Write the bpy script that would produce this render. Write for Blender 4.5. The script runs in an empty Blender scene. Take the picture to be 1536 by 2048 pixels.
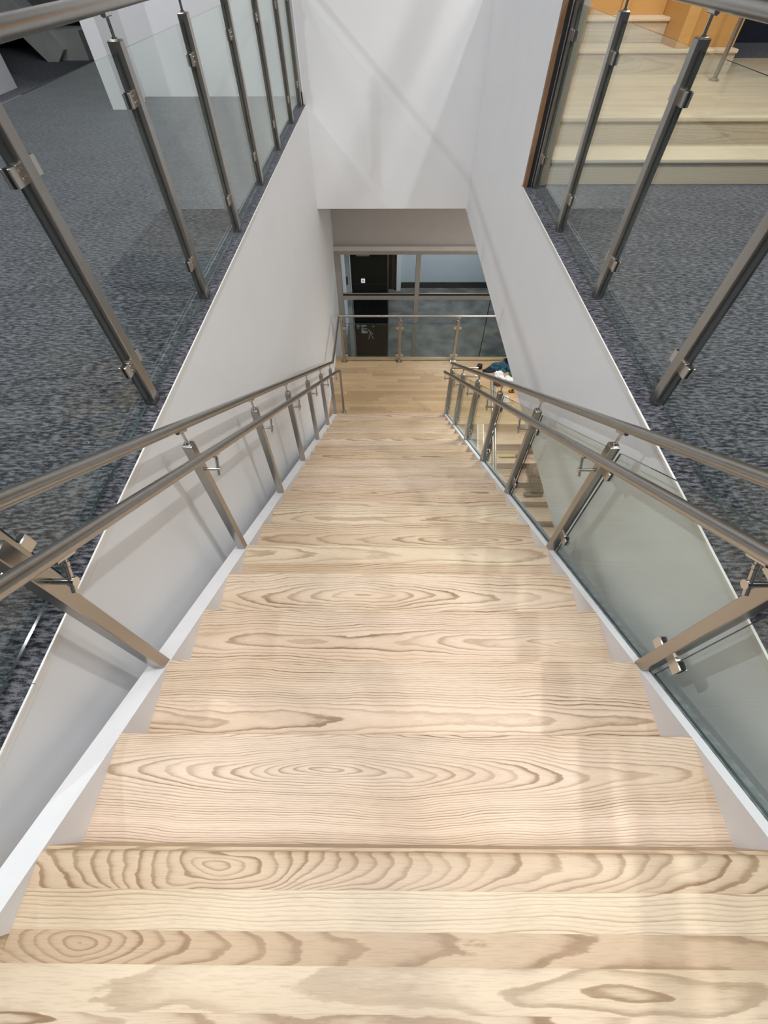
import bpy, math, random
import numpy as np
from mathutils import Vector, Matrix
random.seed(7)
C = bpy.context.scene.collection
SC = bpy.context.scene
# ------------------------------------------------------------------ camera
CAM_H = 1.318
F_PX, PITCH, YAW, ROLL = 839.8, 0.9462, -0.0103, 0.0051
def cam_axes():
    fw = np.array([math.sin(YAW)*math.cos(PITCH), math.cos(YAW)*math.cos(PITCH), -math.sin(PITCH)])
    rt = np.array([math.cos(YAW), -math.sin(YAW), 0.0]); dn = np.cross(fw, rt)
    c, s = math.cos(ROLL), math.sin(ROLL)
    return c*rt+s*dn, -s*rt+c*dn, fw
_r, _d, _f = cam_axes()
cam = bpy.data.cameras.new('camera'); camo = bpy.data.objects.new('camera', cam); C.objects.link(camo)
cam.sensor_fit = 'VERTICAL'; cam.sensor_height = 32.0; cam.lens = F_PX/2048*32.0
cam.clip_start = 0.02; cam.clip_end = 100
camo.matrix_world = Matrix(((_r[0], -_d[0], -_f[0], 0), (_r[1], -_d[1], -_f[1], 0), (_r[2], -_d[2], -_f[2], CAM_H), (0, 0, 0, 1)))
SC.camera = camo
# ------------------------------------------------------------------ world, lamps, exposure
W = bpy.data.worlds.new('world'); SC.world = W; W.use_nodes = True
W.node_tree.nodes['Background'].inputs[0].default_value = (0.8, 0.85, 0.9, 1)
W.node_tree.nodes['Background'].inputs[1].default_value = 0.3
SC.view_settings.view_transform = 'Standard'; SC.view_settings.look = 'None'
SC.view_settings.gamma = 1; SC.view_settings.use_curve_mapping = False
SC.view_settings.exposure = -0.13
def area(name, loc, target, sx, sy, power, col):
    l = bpy.data.lights.new(name, 'AREA'); l.shape = 'RECTANGLE'; l.size = sx; l.size_y = sy; l.energy = power; l.color = col
    o = bpy.data.objects.new(name, l); C.objects.link(o); o.location = loc
    o.rotation_euler = (Vector(target)-Vector(loc)).to_track_quat('-Z', 'Y').to_euler(); return o
area('ceiling_lamp', (2.51, 1.6, 4.58), (1.4, 3.2, 0), 0.14, 0.14, 95, (1.0, 0.98, 0.95))
area('ceiling_lamp', (-5.5, 2.2, 4.9), (-1.0, 3.6, 0), 0.14, 0.14, 105, (0.97, 0.985, 1.0))
area('ceiling_lamp', (0.1, 0.3, 5.0), (0.1, 0.8, 0), 3.4, 2.6, 265, (1.0, 0.985, 0.965))
area('ceiling_lamp', (-3.0, 2.2, 4.7), (-3.0, 2.2, 0), 0.45, 7.0, 42, (0.98, 0.99, 1.0))
area('ceiling_lamp', (3.9, 1.2, 4.6), (0.0, 1.2, -0.5), 0.6, 5.0, 75, (1.0, 0.99, 0.97))
area('ceiling_lamp', (-3.2, 5.6, 4.9), (-3.2, 5.6, 0), 1.2, 1.2, 55, (0.95, 0.97, 1.0))
area('ceiling_lamp', (2.9, 5.2, 3.6), (2.9, 6.0, 0), 0.8, 0.8, 58, (1.0, 0.92, 0.80))
area('soffit_lamp', (2.1, 6.35, -1.10), (2.1, 6.3, -3), 0.5, 0.35, 44, (1.0, 0.94, 0.86))
area('soffit_lamp', (2.2, 4.2, -1.10), (2.2, 4.2, -3), 0.5, 0.35, 52, (1.0, 0.96, 0.90))
area('back_room_lamp', (1.6, 11.0, -1.6), (1.6, 11.2, -4), 1.0, 0.6, 95, (0.95, 0.97, 1.0))

# ------------------------------------------------------------------ mesh helpers
class MB:
    def __init__(s): s.v = []; s.f = []; s.m = []
    def add(s, vs, fs, mi=0):
        b = len(s.v); s.v += [tuple(map(float, v)) for v in vs]; s.f += [tuple(i+b for i in f) for f in fs]; s.m += [mi]*len(fs); return s
    def box(s, x0, x1, y0, y1, z0, z1, mi=0):
        return s.add([(x0,y0,z0),(x1,y0,z0),(x1,y1,z0),(x0,y1,z0),(x0,y0,z1),(x1,y0,z1),(x1,y1,z1),(x0,y1,z1)],
              [(0,3,2,1),(4,5,6,7),(0,1,5,4),(1,2,6,5),(2,3,7,6),(3,0,4,7)], mi)
    def bbox(s, x0, x1, y0, y1, z0, z1, b=.002, mi=0):        # box with chamfered vertical and top edges
        ring = lambda i, z: [(x0+b+i,y0+i,z),(x1-b-i,y0+i,z),(x1-i,y0+b+i,z),(x1-i,y1-b-i,z),(x1-b-i,y1-i,z),(x0+b+i,y1-i,z),(x0+i,y1-b-i,z),(x0+i,y0+b+i,z)]
        vs = ring(0, z0)+ring(0, z1-b)+ring(b, z1)
        fs = [tuple(reversed(range(8))), tuple(range(16, 24))]
        for k in (0, 8):
            fs += [(k+i, k+(i+1) % 8, k+8+(i+1) % 8, k+8+i) for i in range(8)]
        return s.add(vs, fs, mi)
    def prism_x(s, prof, x0, x1, mi=0):                        # prof: (y,z) loop, counter-clockwise seen from +x
        n = len(prof); vs = [(x0, y, z) for y, z in prof]+[(x1, y, z) for y, z in prof]
        fs = [(i, i+n, (i+1) % n+n, (i+1) % n) for i in range(n)]
        fs = [tuple(reversed(f)) for f in fs]
        fs += [tuple(reversed(range(n))), tuple(range(n, 2*n))]
        return s.add(vs, fs, mi)
    def prism_y(s, prof, y0, y1, mi=0):                        # prof: (x,z)
        n = len(prof); vs = [(x, y0, z) for x, z in prof]+[(x, y1, z) for x, z in prof]
        fs = [(i, (i+1) % n, (i+1) % n+n, i+n) for i in range(n)]
        fs += [tuple(reversed(range(n))), tuple(range(n, 2*n))]
        return s.add(vs, fs, mi)
    def tube(s, pts, r, n=16, mi=0, cap=True):
        pts = [Vector(p) for p in pts]; rs = r if isinstance(r, (list, tuple)) else [r]*len(pts)
        rings = []
        u = None
        for i, p in enumerate(pts):
            if i == 0: t = (pts[1]-p).normalized()
            elif i == len(pts)-1: t = (p-pts[i-1]).normalized()
            else: t = ((pts[i+1]-p).normalized()+(p-pts[i-1]).normalized()).normalized()
            if u is None: u = t.orthogonal().normalized()
            u = (u-t*u.dot(t)).normalized(); w = t.cross(u)
            sc = 1.0
            if 0 < i < len(pts)-1:
                c = (pts[i+1]-p).normalized().dot((p-pts[i-1]).normalized()); sc = 1.0/max(.5, math.sqrt((1+c)/2)) if False else 1.0
            rings.append([p+(u*math.cos(a)+w*math.sin(a))*rs[i]*sc for a in [2*math.pi*k/n for k in range(n)]])
        vs = [v for rg in rings for v in rg]; fs = []
        for i in range(len(pts)-1):
            fs += [(i*n+k, i*n+(k+1) % n, (i+1)*n+(k+1) % n, (i+1)*n+k) for k in range(n)]
        if cap: fs += [tuple(reversed(range(n))), tuple(range((len(pts)-1)*n, len(pts)*n))]
        return s.add(vs, fs, mi)
    def build(s, name, mat, parent=None, bevel=0, smooth=True, loc=None):
        me = bpy.data.meshes.new(name); me.from_pydata(s.v, [], s.f)
        mats = mat if isinstance(mat, (list, tuple)) else [mat]
        for m in mats: me.materials.append(m)
        if len(mats) > 1: me.polygons.foreach_set('material_index', s.m)
        if smooth:
            me.polygons.foreach_set('use_smooth', [True]*len(me.polygons)); me.set_sharp_from_angle(angle=math.radians(38))
        me.update()
        return link(name, me, parent, bevel, loc)
def link(name, me, parent=None, bevel=0, loc=None):
    o = bpy.data.objects.new(name, me); C.objects.link(o)
    off = Vector((0, 0, 0))
    if parent is not None:
        o.parent = parent; p = parent
        while p is not None: off += p.location; p = p.parent
    o.location = (Vector(loc) if loc else Vector((0, 0, 0)))-off
    if bevel:
        b = o.modifiers.new('bevel', 'BEVEL'); b.width = bevel; b.segments = 2; b.limit_method = 'ANGLE'
    return o
def thing(name, loc, label, cat, group=None):
    o = bpy.data.objects.new(name, None); C.objects.link(o); o.location = loc; o.empty_display_size = .1
    return tag(o, label, cat, group)
def tag(o, label, cat, group=None):
    o['label'] = label; o['category'] = cat
    if group: o['group'] = group
    return o
def struct(o, label=None):
    o['kind'] = 'structure'
    if label: o['label'] = label
    return o

# ------------------------------------------------------------------ materials
def newmat(name):
    m = bpy.data.materials.new(name); m.use_nodes = True; nt = m.node_tree; nt.nodes.clear()
    out = nt.nodes.new('ShaderNodeOutputMaterial'); return m, nt, out
def N(nt, typ, **kw):
    n = nt.nodes.new(typ)
    for k, v in kw.items(): setattr(n, k, v)
    return n
def math_n(nt, op, a, b=None, c=None):
    n = N(nt, 'ShaderNodeMath', operation=op)
    for i, x in enumerate((a, b, c)):
        if x is None: continue
        if isinstance(x, (int, float)): n.inputs[i].default_value = x
        else: nt.links.new(x, n.inputs[i])
    return n.outputs[0]
def ramp(nt, fac, stops, interp='LINEAR'):
    r = N(nt, 'ShaderNodeValToRGB'); r.color_ramp.interpolation = interp
    e = r.color_ramp.elements
    while len(e) < len(stops): e.new(.5)
    for i, (p, c) in enumerate(stops):
        e[i].position = p; e[i].color = (c[0], c[1], c[2], 1) if isinstance(c, (tuple, list)) else (c, c, c, 1)
    nt.links.new(fac, r.inputs[0]); return r.outputs[0]
def combine(nt, x, y, z):
    n = N(nt, 'ShaderNodeCombineXYZ')
    for i, v in enumerate((x, y, z)):
        if isinstance(v, (int, float)): n.inputs[i].default_value = v
        else: nt.links.new(v, n.inputs[i])
    return n.outputs[0]
def noise(nt, vec, scale, detail=2, rough=.5):
    n = N(nt, 'ShaderNodeTexNoise'); n.inputs['Scale'].default_value = scale; n.inputs['Detail'].default_value = detail
    n.inputs['Roughness'].default_value = rough; nt.links.new(vec, n.inputs['Vector']); return n.outputs[0]
def mixc(nt, fac, a, b, blend='MIX'):
    n = N(nt, 'ShaderNodeMix', data_type='RGBA', blend_type=blend)
    for i, v in ((0, fac), (6, a), (7, b)):
        if isinstance(v, (int, float)): n.inputs[i].default_value = v
        elif isinstance(v, tuple): n.inputs[i].default_value = (*v, 1)
        else: nt.links.new(v, n.inputs[i])
    return n.outputs[2]
def plain(name, col, rough=.6, metal=0, var=.04, scale=6, spec=.5, bump=0, bscale=80):
    m, nt, out = newmat(name); b = N(nt, 'ShaderNodeBsdfPrincipled')
    tc = N(nt, 'ShaderNodeTexCoord').outputs['Object']
    f = noise(nt, tc, scale, 3)
    lo = tuple(max(0, c*(1-var)) for c in col); hi = tuple(min(1, c*(1+var)) for c in col)
    nt.links.new(ramp(nt, f, [(.3, lo), (.7, hi)]), b.inputs['Base Color'])
    b.inputs['Roughness'].default_value = rough; b.inputs['Metallic'].default_value = metal
    b.inputs['Specular IOR Level'].default_value = spec
    if bump:
        bn = N(nt, 'ShaderNodeBump'); bn.inputs['Strength'].default_value = bump; bn.inputs['Distance'].default_value = .002
        nt.links.new(noise(nt, tc, bscale, 3), bn.inputs['Height']); nt.links.new(bn.outputs[0], b.inputs['Normal'])
    nt.links.new(b.outputs[0], out.inputs[0]); return m
def emit(name, col, s):
    m, nt, out = newmat(name); e = N(nt, 'ShaderNodeEmission'); e.inputs[0].default_value = (*col, 1); e.inputs[1].default_value = s
    nt.links.new(e.outputs[0], out.inputs[0]); return m

def attr(nt, name):
    a = N(nt, 'ShaderNodeAttribute', attribute_type='OBJECT', attribute_name=name); return a.outputs['Fac']
def wood(name, light, mid, dark, pink, rough=.42, spec=.4, line=1.0):
    """Growth rings of a log cut lengthwise: each board carries its own centre (wx, wy), taper (ws), ring spacing (wf) and tone."""
    m, nt, out = newmat(name); b = N(nt, 'ShaderNodeBsdfPrincipled')
    sep = N(nt, 'ShaderNodeSeparateXYZ'); nt.links.new(N(nt, 'ShaderNodeTexCoord').outputs['Object'], sep.inputs[0])
    x, y, z = sep.outputs; sd = attr(nt, 'seed')
    yy = math_n(nt, 'SUBTRACT', math_n(nt, 'ADD', y, z), attr(nt, 'wy'))
    xx = math_n(nt, 'SUBTRACT', x, attr(nt, 'wx'))
    wv = combine(nt, math_n(nt, 'MULTIPLY', x, 2.6), math_n(nt, 'MULTIPLY', yy, 7.0), sd)
    warp = math_n(nt, 'SUBTRACT', noise(nt, wv, 1.0, 2, .45), .5)
    yw = math_n(nt, 'ADD', yy, math_n(nt, 'MULTIPLY', warp, math_n(nt, 'MULTIPLY', attr(nt, 'ww'), .050)))
    wv2 = combine(nt, math_n(nt, 'MULTIPLY', x, 1.1), math_n(nt, 'MULTIPLY', yy, 2.0), math_n(nt, 'ADD', sd, 9.3))
    xf = math_n(nt, 'DIVIDE', xx, math_n(nt, 'MULTIPLY_ADD', math_n(nt, 'ABSOLUTE', xx), attr(nt, 'wc'), 1.0))
    xs = math_n(nt, 'ADD', math_n(nt, 'MULTIPLY', xf, attr(nt, 'ws')), math_n(nt, 'MULTIPLY', math_n(nt, 'SUBTRACT', noise(nt, wv2, 1.0, 2, .5), .5), .06))
    r = math_n(nt, 'SQRT', math_n(nt, 'ADD', math_n(nt, 'ADD', math_n(nt, 'MULTIPLY', yw, yw), math_n(nt, 'MULTIPLY', xs, xs)), .00004))
    wob = noise(nt, combine(nt, math_n(nt, 'MULTIPLY', x, 14.0), math_n(nt, 'MULTIPLY', yy, 60.0), sd), 1.0, 3, .6)
    rc = math_n(nt, 'ADD', math_n(nt, 'MULTIPLY', r, attr(nt, 'wf')), math_n(nt, 'MULTIPLY', wob, .55))
    saw = math_n(nt, 'FRACT', rc)
    ringid = math_n(nt, 'FLOOR', rc)
    prof = ramp(nt, saw, [(0, .05), (.40, .10), (.62, .35), (.80, 1.0), (.93, .95), (1.0, .05)])
    wn = N(nt, 'ShaderNodeTexWhiteNoise', noise_dimensions='2D'); nt.links.new(combine(nt, ringid, sd, 0.0), wn.inputs['Vector'])
    amp = math_n(nt, 'MULTIPLY_ADD', wn.outputs['Value'], .55, .35)
    patch = ramp(nt, noise(nt, combine(nt, math_n(nt, 'MULTIPLY', x, 1.8), math_n(nt, 'MULTIPLY', yy, 9.0), math_n(nt, 'ADD', sd, 3.1)), 1.0, 2), [(.3, .45), (.7, 1.0)])
    k = math_n(nt, 'MULTIPLY', math_n(nt, 'MULTIPLY', math_n(nt, 'MULTIPLY', prof, amp), patch), math_n(nt, 'MULTIPLY', attr(nt, 'wk'), line*1.25))
    base = mixc(nt, attr(nt, 'tone'), light, pink)
    big = noise(nt, combine(nt, math_n(nt, 'MULTIPLY', x, 1.2), math_n(nt, 'MULTIPLY', yy, 5.0), sd), 1.0, 2)
    base = mixc(nt, math_n(nt, 'MULTIPLY', ramp(nt, big, [(.42, 0.0), (.72, 1.0)]), .55), base, mid)
    base = mixc(nt, attr(nt, 'dk'), base, mid)
    colr = mixc(nt, math_n(nt, 'MINIMUM', k, .95), base, dark)
    pore = ramp(nt, noise(nt, combine(nt, math_n(nt, 'MULTIPLY', x, 22.0), math_n(nt, 'MULTIPLY', yy, 420.0), sd), 1.0, 2, .6), [(.30, .86), (.52, 1.0)])
    colr = mixc(nt, 1.0, colr, pore, 'MULTIPLY')
    nt.links.new(colr, b.inputs['Base Color'])
    b.inputs['Roughness'].default_value = rough; b.inputs['Specular IOR Level'].default_value = spec
    nt.links.new(b.outputs[0], out.inputs[0]); return m
def grain(o, wx=0, wy=0, ws=.1, wf=130, tone=.5, wk=.8, dk=0.0, seed=None, wc=.4, ww=1.0):
    o['ww'] = float(ww)
    o['wx'] = float(wx); o['wy'] = float(wy); o['ws'] = float(ws); o['wf'] = float(wf); o['tone'] = float(tone)
    o['wc'] = float(wc); o['wk'] = float(min(1.0, wk*1.15)); o['dk'] = float(dk); o['seed'] = float(random.uniform(0, 90) if seed is None else seed); return o
def rgrain(o, y, tone=None, fig=None):
    fig = fig or random.choice(['cath', 'cath', 'flat', 'quarter'])
    t = random.uniform(.2, .9) if tone is None else tone
    if fig == 'cath': return grain(o, random.uniform(-1.2, 1.2), y+random.uniform(-.05, .05), random.choice([.05, .07, .10])*random.choice([1, -1]), random.uniform(95, 140), t, .8)
    if fig == 'flat': return grain(o, random.choice([-2.6, 2.6]), y+random.uniform(-.08, .08), random.uniform(.04, .07), random.uniform(95, 130), t, .75)
    return grain(o, random.uniform(-1, 1), y+random.choice([-.45, .45]), .06, random.uniform(110, 150), t, .6)

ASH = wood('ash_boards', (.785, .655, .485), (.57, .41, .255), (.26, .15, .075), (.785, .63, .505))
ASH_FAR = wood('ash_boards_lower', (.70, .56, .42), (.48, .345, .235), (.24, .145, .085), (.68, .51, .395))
OAK = wood('oak_planks', (.62, .45, .28), (.44, .31, .18), (.26, .165, .085), (.57, .41, .25), rough=.4, line=.8)
MAPLE = wood('pale_step_boards', (.74, .635, .47), (.50, .425, .32), (.36, .28, .18), (.68, .56, .42), line=.8)
HONEY = wood('honey_panel', (.62, .36, .13), (.50, .27, .085), (.36, .18, .05), (.58, .34, .12), line=.4)
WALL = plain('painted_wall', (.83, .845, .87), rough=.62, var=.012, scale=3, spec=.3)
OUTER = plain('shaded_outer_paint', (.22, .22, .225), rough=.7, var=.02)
CURB = plain('white_gloss_paint', (.80, .81, .84), rough=.45, var=.02, scale=14, spec=.4)
TRIM = plain('white_metal_trim', (.80, .80, .79), rough=.3, var=.02, spec=.6)
CEIL = plain('ceiling_paint', (.16, .16, .165), rough=.8, var=.01)
GREYFR = plain('storefront_frame', (.36, .34, .31), rough=.45, metal=.3, var=.05, scale=9)
BLACK = plain('black_laminate', (.005, .005, .006), rough=.5, var=.3, scale=4)
BLACKRUB = plain('black_rubber', (.012, .012, .014), rough=.6, var=.2)
CONC = plain('grey_floor', (.135, .132, .122), rough=.45, var=.45, scale=3.2)
SHOE = plain('zinc_channel', (.36, .38, .40), rough=.45, metal=.7, var=.35, scale=30)
BROWNFR = plain('brown_jamb', (.085, .045, .028), rough=.4, var=.2)
def steel(name, col, rough):
    m, nt, out = newmat(name); b = N(nt, 'ShaderNodeBsdfPrincipled'); tc = N(nt, 'ShaderNodeTexCoord').outputs['Object']
    mp = N(nt, 'ShaderNodeMapping'); mp.inputs['Scale'].default_value = (40, 40, 3); nt.links.new(tc, mp.inputs[0])
    f = noise(nt, mp.outputs[0], 1.0, 2); s = noise(nt, tc, 9, 3)
    nt.links.new(ramp(nt, f, [(.3, tuple(c*.96 for c in col)), (.7, tuple(min(1, c*1.03) for c in col))]), b.inputs['Base Color'])
    nt.links.new(math_n(nt, 'MULTIPLY_ADD', s, .04, rough), b.inputs['Roughness'])
    b.inputs['Metallic'].default_value = 1
    nt.links.new(b.outputs[0], out.inputs[0]); return m
STEEL = steel('brushed_stainless', (.43, .41, .385), .27)
SATIN = steel('satin_stainless', (.66, .64, .61), .30)
CHROME = steel('polished_stainless', (.60, .58, .56), .10)
def glass(name, tint, f0=.04):
    m, nt, out = newmat(name)
    t = N(nt, 'ShaderNodeBsdfTransparent'); t.inputs[0].default_value = (*tint, 1)
    g = N(nt, 'ShaderNodeBsdfGlossy'); g.inputs['Roughness'].default_value = 0.0; g.inputs[0].default_value = (.95, 1, .97, 1)
    lw = N(nt, 'ShaderNodeLayerWeight'); lw.inputs[0].default_value = .5
    p = math_n(nt, 'POWER', lw.outputs['Facing'], 5.0); fr = math_n(nt, 'MULTIPLY_ADD', p, 1-f0, f0)
    mx = N(nt, 'ShaderNodeMixShader'); nt.links.new(fr, mx.inputs[0]); nt.links.new(t.outputs[0], mx.inputs[1]); nt.links.new(g.outputs[0], mx.inputs[2])
    nt.links.new(mx.outputs[0], out.inputs[0]); return m
GLASS = glass('clear_glass', (.935, .962, .950), .024)
WGLASS = glass('window_glass', (.82, .86, .87), .008)
m, nt, out = newmat('glass_edge'); b = N(nt, 'ShaderNodeBsdfPrincipled')
nt.links.new(ramp(nt, noise(nt, N(nt, 'ShaderNodeTexCoord').outputs['Object'], 5, 2), [(.4, (.035, .055, .052)), (.7, (.09, .13, .125))]), b.inputs['Base Color'])
b.inputs['Roughness'].default_value = .08; nt.links.new(b.outputs[0], out.inputs[0]); GEDGE = m
def carpet(name, lo, hi):
    m, nt, out = newmat(name); b = N(nt, 'ShaderNodeBsdfPrincipled'); tc = N(nt, 'ShaderNodeTexCoord').outputs['Object']
    sep = N(nt, 'ShaderNodeSeparateXYZ'); nt.links.new(tc, sep.inputs[0]); x, y, z = sep.outputs
    a = noise(nt, combine(nt, math_n(nt, 'MULTIPLY', x, 25.0), math_n(nt, 'MULTIPLY', y, 82.0), 0.0), 1.0, 3, .65)
    c = noise(nt, combine(nt, math_n(nt, 'MULTIPLY', x, 210.0), math_n(nt, 'MULTIPLY', y, 330.0), 0.0), 1.0, 2, .6)
    g = noise(nt, combine(nt, math_n(nt, 'MULTIPLY', x, 2.2), math_n(nt, 'MULTIPLY', y, 5.0), 4.0), 1.0, 2)
    s = math_n(nt, 'ADD', math_n(nt, 'MULTIPLY', a, .68), math_n(nt, 'MULTIPLY_ADD', c, .24, math_n(nt, 'MULTIPLY', g, .08)))
    nt.links.new(ramp(nt, s, [(.42, lo), (.50, tuple((p+q)/2.7 for p, q in zip(lo, hi))), (.57, hi)]), b.inputs['Base Color'])
    b.inputs['Roughness'].default_value = .95; b.inputs['Specular IOR Level'].default_value = .1
    b.inputs['Sheen Weight'].default_value = .30; b.inputs['Sheen Roughness'].default_value = .45; b.inputs['Sheen Tint'].default_value = (.80, .84, .95, 1)
    bn = N(nt, 'ShaderNodeBump'); bn.inputs['Strength'].default_value = .5; bn.inputs['Distance'].default_value = .003
    nt.links.new(s, bn.inputs['Height']); nt.links.new(bn.outputs[0], b.inputs['Normal'])
    nt.links.new(b.outputs[0], out.inputs[0]); return m
CARPET = carpet('charcoal_carpet', (.010, .011, .0145), (.160, .166, .192))
CARPET_D = carpet('dark_carpet', (.008, .009, .012), (.07, .075, .09))

# ------------------------------------------------------------------ levels and key positions
RUN, RISE = .28, .1741
D0 = .0716                       # nosing of the top floor stands at y = -D0, z = 0
NSTEP = 20                       # treads 1..20 below the top floor
ZL = -21*RISE                    # landing
ZC = .046                        # carpet
ZS = -1.06                       # underside of the upper floor
XL, XR = -1.019, 1.137           # stairwell faces
TL, TR = -.845, .967             # tread ends
YB = 7.16                        # header wall
def nz(y): return -(y+D0)*RISE/RUN
def ny(k): return k*RUN-D0

# ================================================================== STRUCTURE
# upper carpet floors
struct(MB().box(-9, XL-.14, -4, 13, ZC-.06, ZC-.004).box(-9, XL, -4, 13, ZC-.004, ZC).build('floor_left', CARPET), 'charcoal carpet floor left of the stairwell')
struct(MB().box(XR+.16, 7.5, -4, 4.34, ZC-.06, ZC-.004).box(XR, 7.5, -4, 4.34, ZC-.004, ZC).build('floor_right', CARPET), 'charcoal carpet floor right of the stairwell')
# left stairwell wall
struct(MB().box(XL-.14, XL, -1.6, 8.9, -7.3, ZC-.005).build('wall_left', WALL), 'white painted wall along the left of the stairs')
struct(MB().box(XL-.003, XL+.0035, -1.6, .30, ZC-.007, ZC+.0025).box(XL-.003, XL+.0035, .302, YB, ZC-.006, ZC+.003).box(XL+.0003, XL+.0018, -1.6, YB, ZC-.026, ZC-.007).build('trim_1', TRIM), 'white metal edge along the left carpet')
# right fascia
struct(MB().box(XR, XR+.16, -1.6, 4.32, ZS, ZC-.005).box(XR, XR+.10, 4.32, YB, ZS, 1.14).build('wall_right', WALL), 'white fascia hanging from the right upper floor')
struct(MB().box(XR-.006, XR+.003, -1.6, 1.62, ZC-.008, ZC+.003).box(XR-.0035, XR+.003, 1.62, 4.30, ZC-.007, ZC+.0025)
       .box(XR-.0018, XR-.0003, -1.6, 4.30, ZC-.026, ZC-.007).build('trim_2', TRIM), 'white metal edge along the right carpet')
# soffit of the upper floor on the right and over the far end
struct(MB().box(XR+.16, 7.5, -1.6, 8.9, ZS, ZS+.06).box(XL, XR+.16, YB+.18, 8.9, ZS, ZS+.06).build('ceiling_lower', WALL), 'white underside of the upper floor')
# header wall and upper far wall
struct(MB().box(XL-.03, XR, YB, YB+.18, ZS, 5.2).build('wall_header', WALL), 'white header wall at the far end of the stairwell')
struct(MB().box(-3.17, XL-.03, 7.62, 7.75, ZC, 5.2).box(-3.34, -3.17, 6.94, 7.75, ZC, 5.2).build('wall_upper_far', WALL), 'white wall beyond the left carpet')
struct(MB().box(XL-.105, XL-.034, YB-.03, YB+.012, ZC, ZC+.115).build('baseboard_header', BLACKRUB), 'black rubber base at the end of the header wall')
struct(MB().box(-9, -5.157, 6.2, 8.18, ZC, 5.2).build('wall_upper_left', WALL), 'white wall end at the far left of the carpet')
# dark recess at the far left
struct(MB().box(-9, -3.34, 11.6, 11.75, ZC, 5.2).build('wall_recess', plain('recess_paint', (.30, .30, .31), rough=.7, var=.03)), 'grey wall at the back of the dark recess')
struct(MB().box(-9, -3.34, 11.56, 11.6, ZC, ZC+.34).build('baseboard_recess', BLACKRUB), 'black base of the recess wall')
# enclosing room, ceiling
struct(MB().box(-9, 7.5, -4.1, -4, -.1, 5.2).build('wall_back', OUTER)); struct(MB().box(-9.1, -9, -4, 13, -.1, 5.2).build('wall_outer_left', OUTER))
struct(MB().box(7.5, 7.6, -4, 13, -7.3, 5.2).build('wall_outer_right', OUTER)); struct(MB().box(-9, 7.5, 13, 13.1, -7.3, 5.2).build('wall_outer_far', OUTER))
struct(MB().box(-9, 7.5, -4, 13, 5.2, 5.3).build('ceiling', CEIL))
struct(MB().box(3.6, 3.75, -1.6, 8.9, -7.3, ZS).build('wall_lower_right', WALL), 'white wall beside the lower flight')
struct(MB().box(XL, 3.6, -1.75, -1.6, -7.3, -.3).build('wall_lower_back', WALL))
struct(MB().box(XL, 3.6, -1.6, 7.2, -7.4, -7.3).build('floor_lower', plain('lower_floor', (.34, .27, .19), rough=.5, var=.1)))
# far wall above the storefront; grey holds the shade on white paint
struct(MB().box(XL, 3.6, 8.72, 8.9, -2.2, ZS).build('wall_far', plain('far_wall_shaded_white', (.50, .48, .46), rough=.7, var=.02)), 'white wall over the glazed front, its shade painted in as grey')
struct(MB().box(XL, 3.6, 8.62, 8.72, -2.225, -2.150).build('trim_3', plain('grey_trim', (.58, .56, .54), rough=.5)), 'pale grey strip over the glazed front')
# unseen bar added to throw a shadow band on the header wall
struct(MB().tube([(1.53, -3.9, 2.816), (1.53, 12.9, 2.816)], .075, 20).build('shadow_bar', WALL), 'unseen round bar added to cast a shadow band on the header wall')

# ================================================================== top floor boards at the camera's feet
flr = MB().box(XL, XR, -1.6, -.125, -.20, -.021).build('floor', OAK); grain(flr, 0, -1, .06); struct(flr, 'pale ash board floor at the head of the stairs')
bx = [(-.1448, -.0745), (-.2148, -.1448), (-.2680, -.2148), (-.3375, -.2680)]
yy = -.3375
while yy > -1.5: bx.append((yy-.086, yy)); yy -= .086
cfg = [dict(wx=-.42, wy=-.090, ws=.20, wf=165, tone=.55, wk=1.0, dk=.45, seed=3.2, wc=.6, ww=3.0), dict(wx=-2.5, wy=-.02, ws=.05, wf=150, tone=.05, wk=.5, seed=8.1),
       dict(wx=-.68, wy=-.232, ws=.42, wf=105, tone=.8, wk=1.0, dk=.68, seed=21.7, wc=2.6, ww=1.5), dict(wx=.55, wy=-.30, ws=.16, wf=42, tone=.1, wk=.6, seed=30.4, wc=.8, ww=2.2)]
for i, (a, b_) in enumerate(bx):
    if i == 0:
        prof = [(a+.00005, -.021), (b_-.006, -.021), (b_-.001, -.016), (b_, -.010), (b_-.002, -.004), (b_-.007, 0), (a+.00005, 0)]
        prof = [(a+.00005, -.021), (b_-.007, -.021), (b_-.001, -.016), (b_, -.010), (b_-.002, -.004), (b_-.008, 0), (a+.00005, 0)]
        o = MB().prism_x(prof, TL, TR).build('plank', ASH, flr)
    else:
        o = MB().box(TL, TR, a+.00005, b_-.00005, -.021, -.0002*(i % 2)).build('plank', ASH, flr)
    if i < 4: grain(o, **cfg[i])
    else: rgrain(o, (a+b_)/2)

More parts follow.
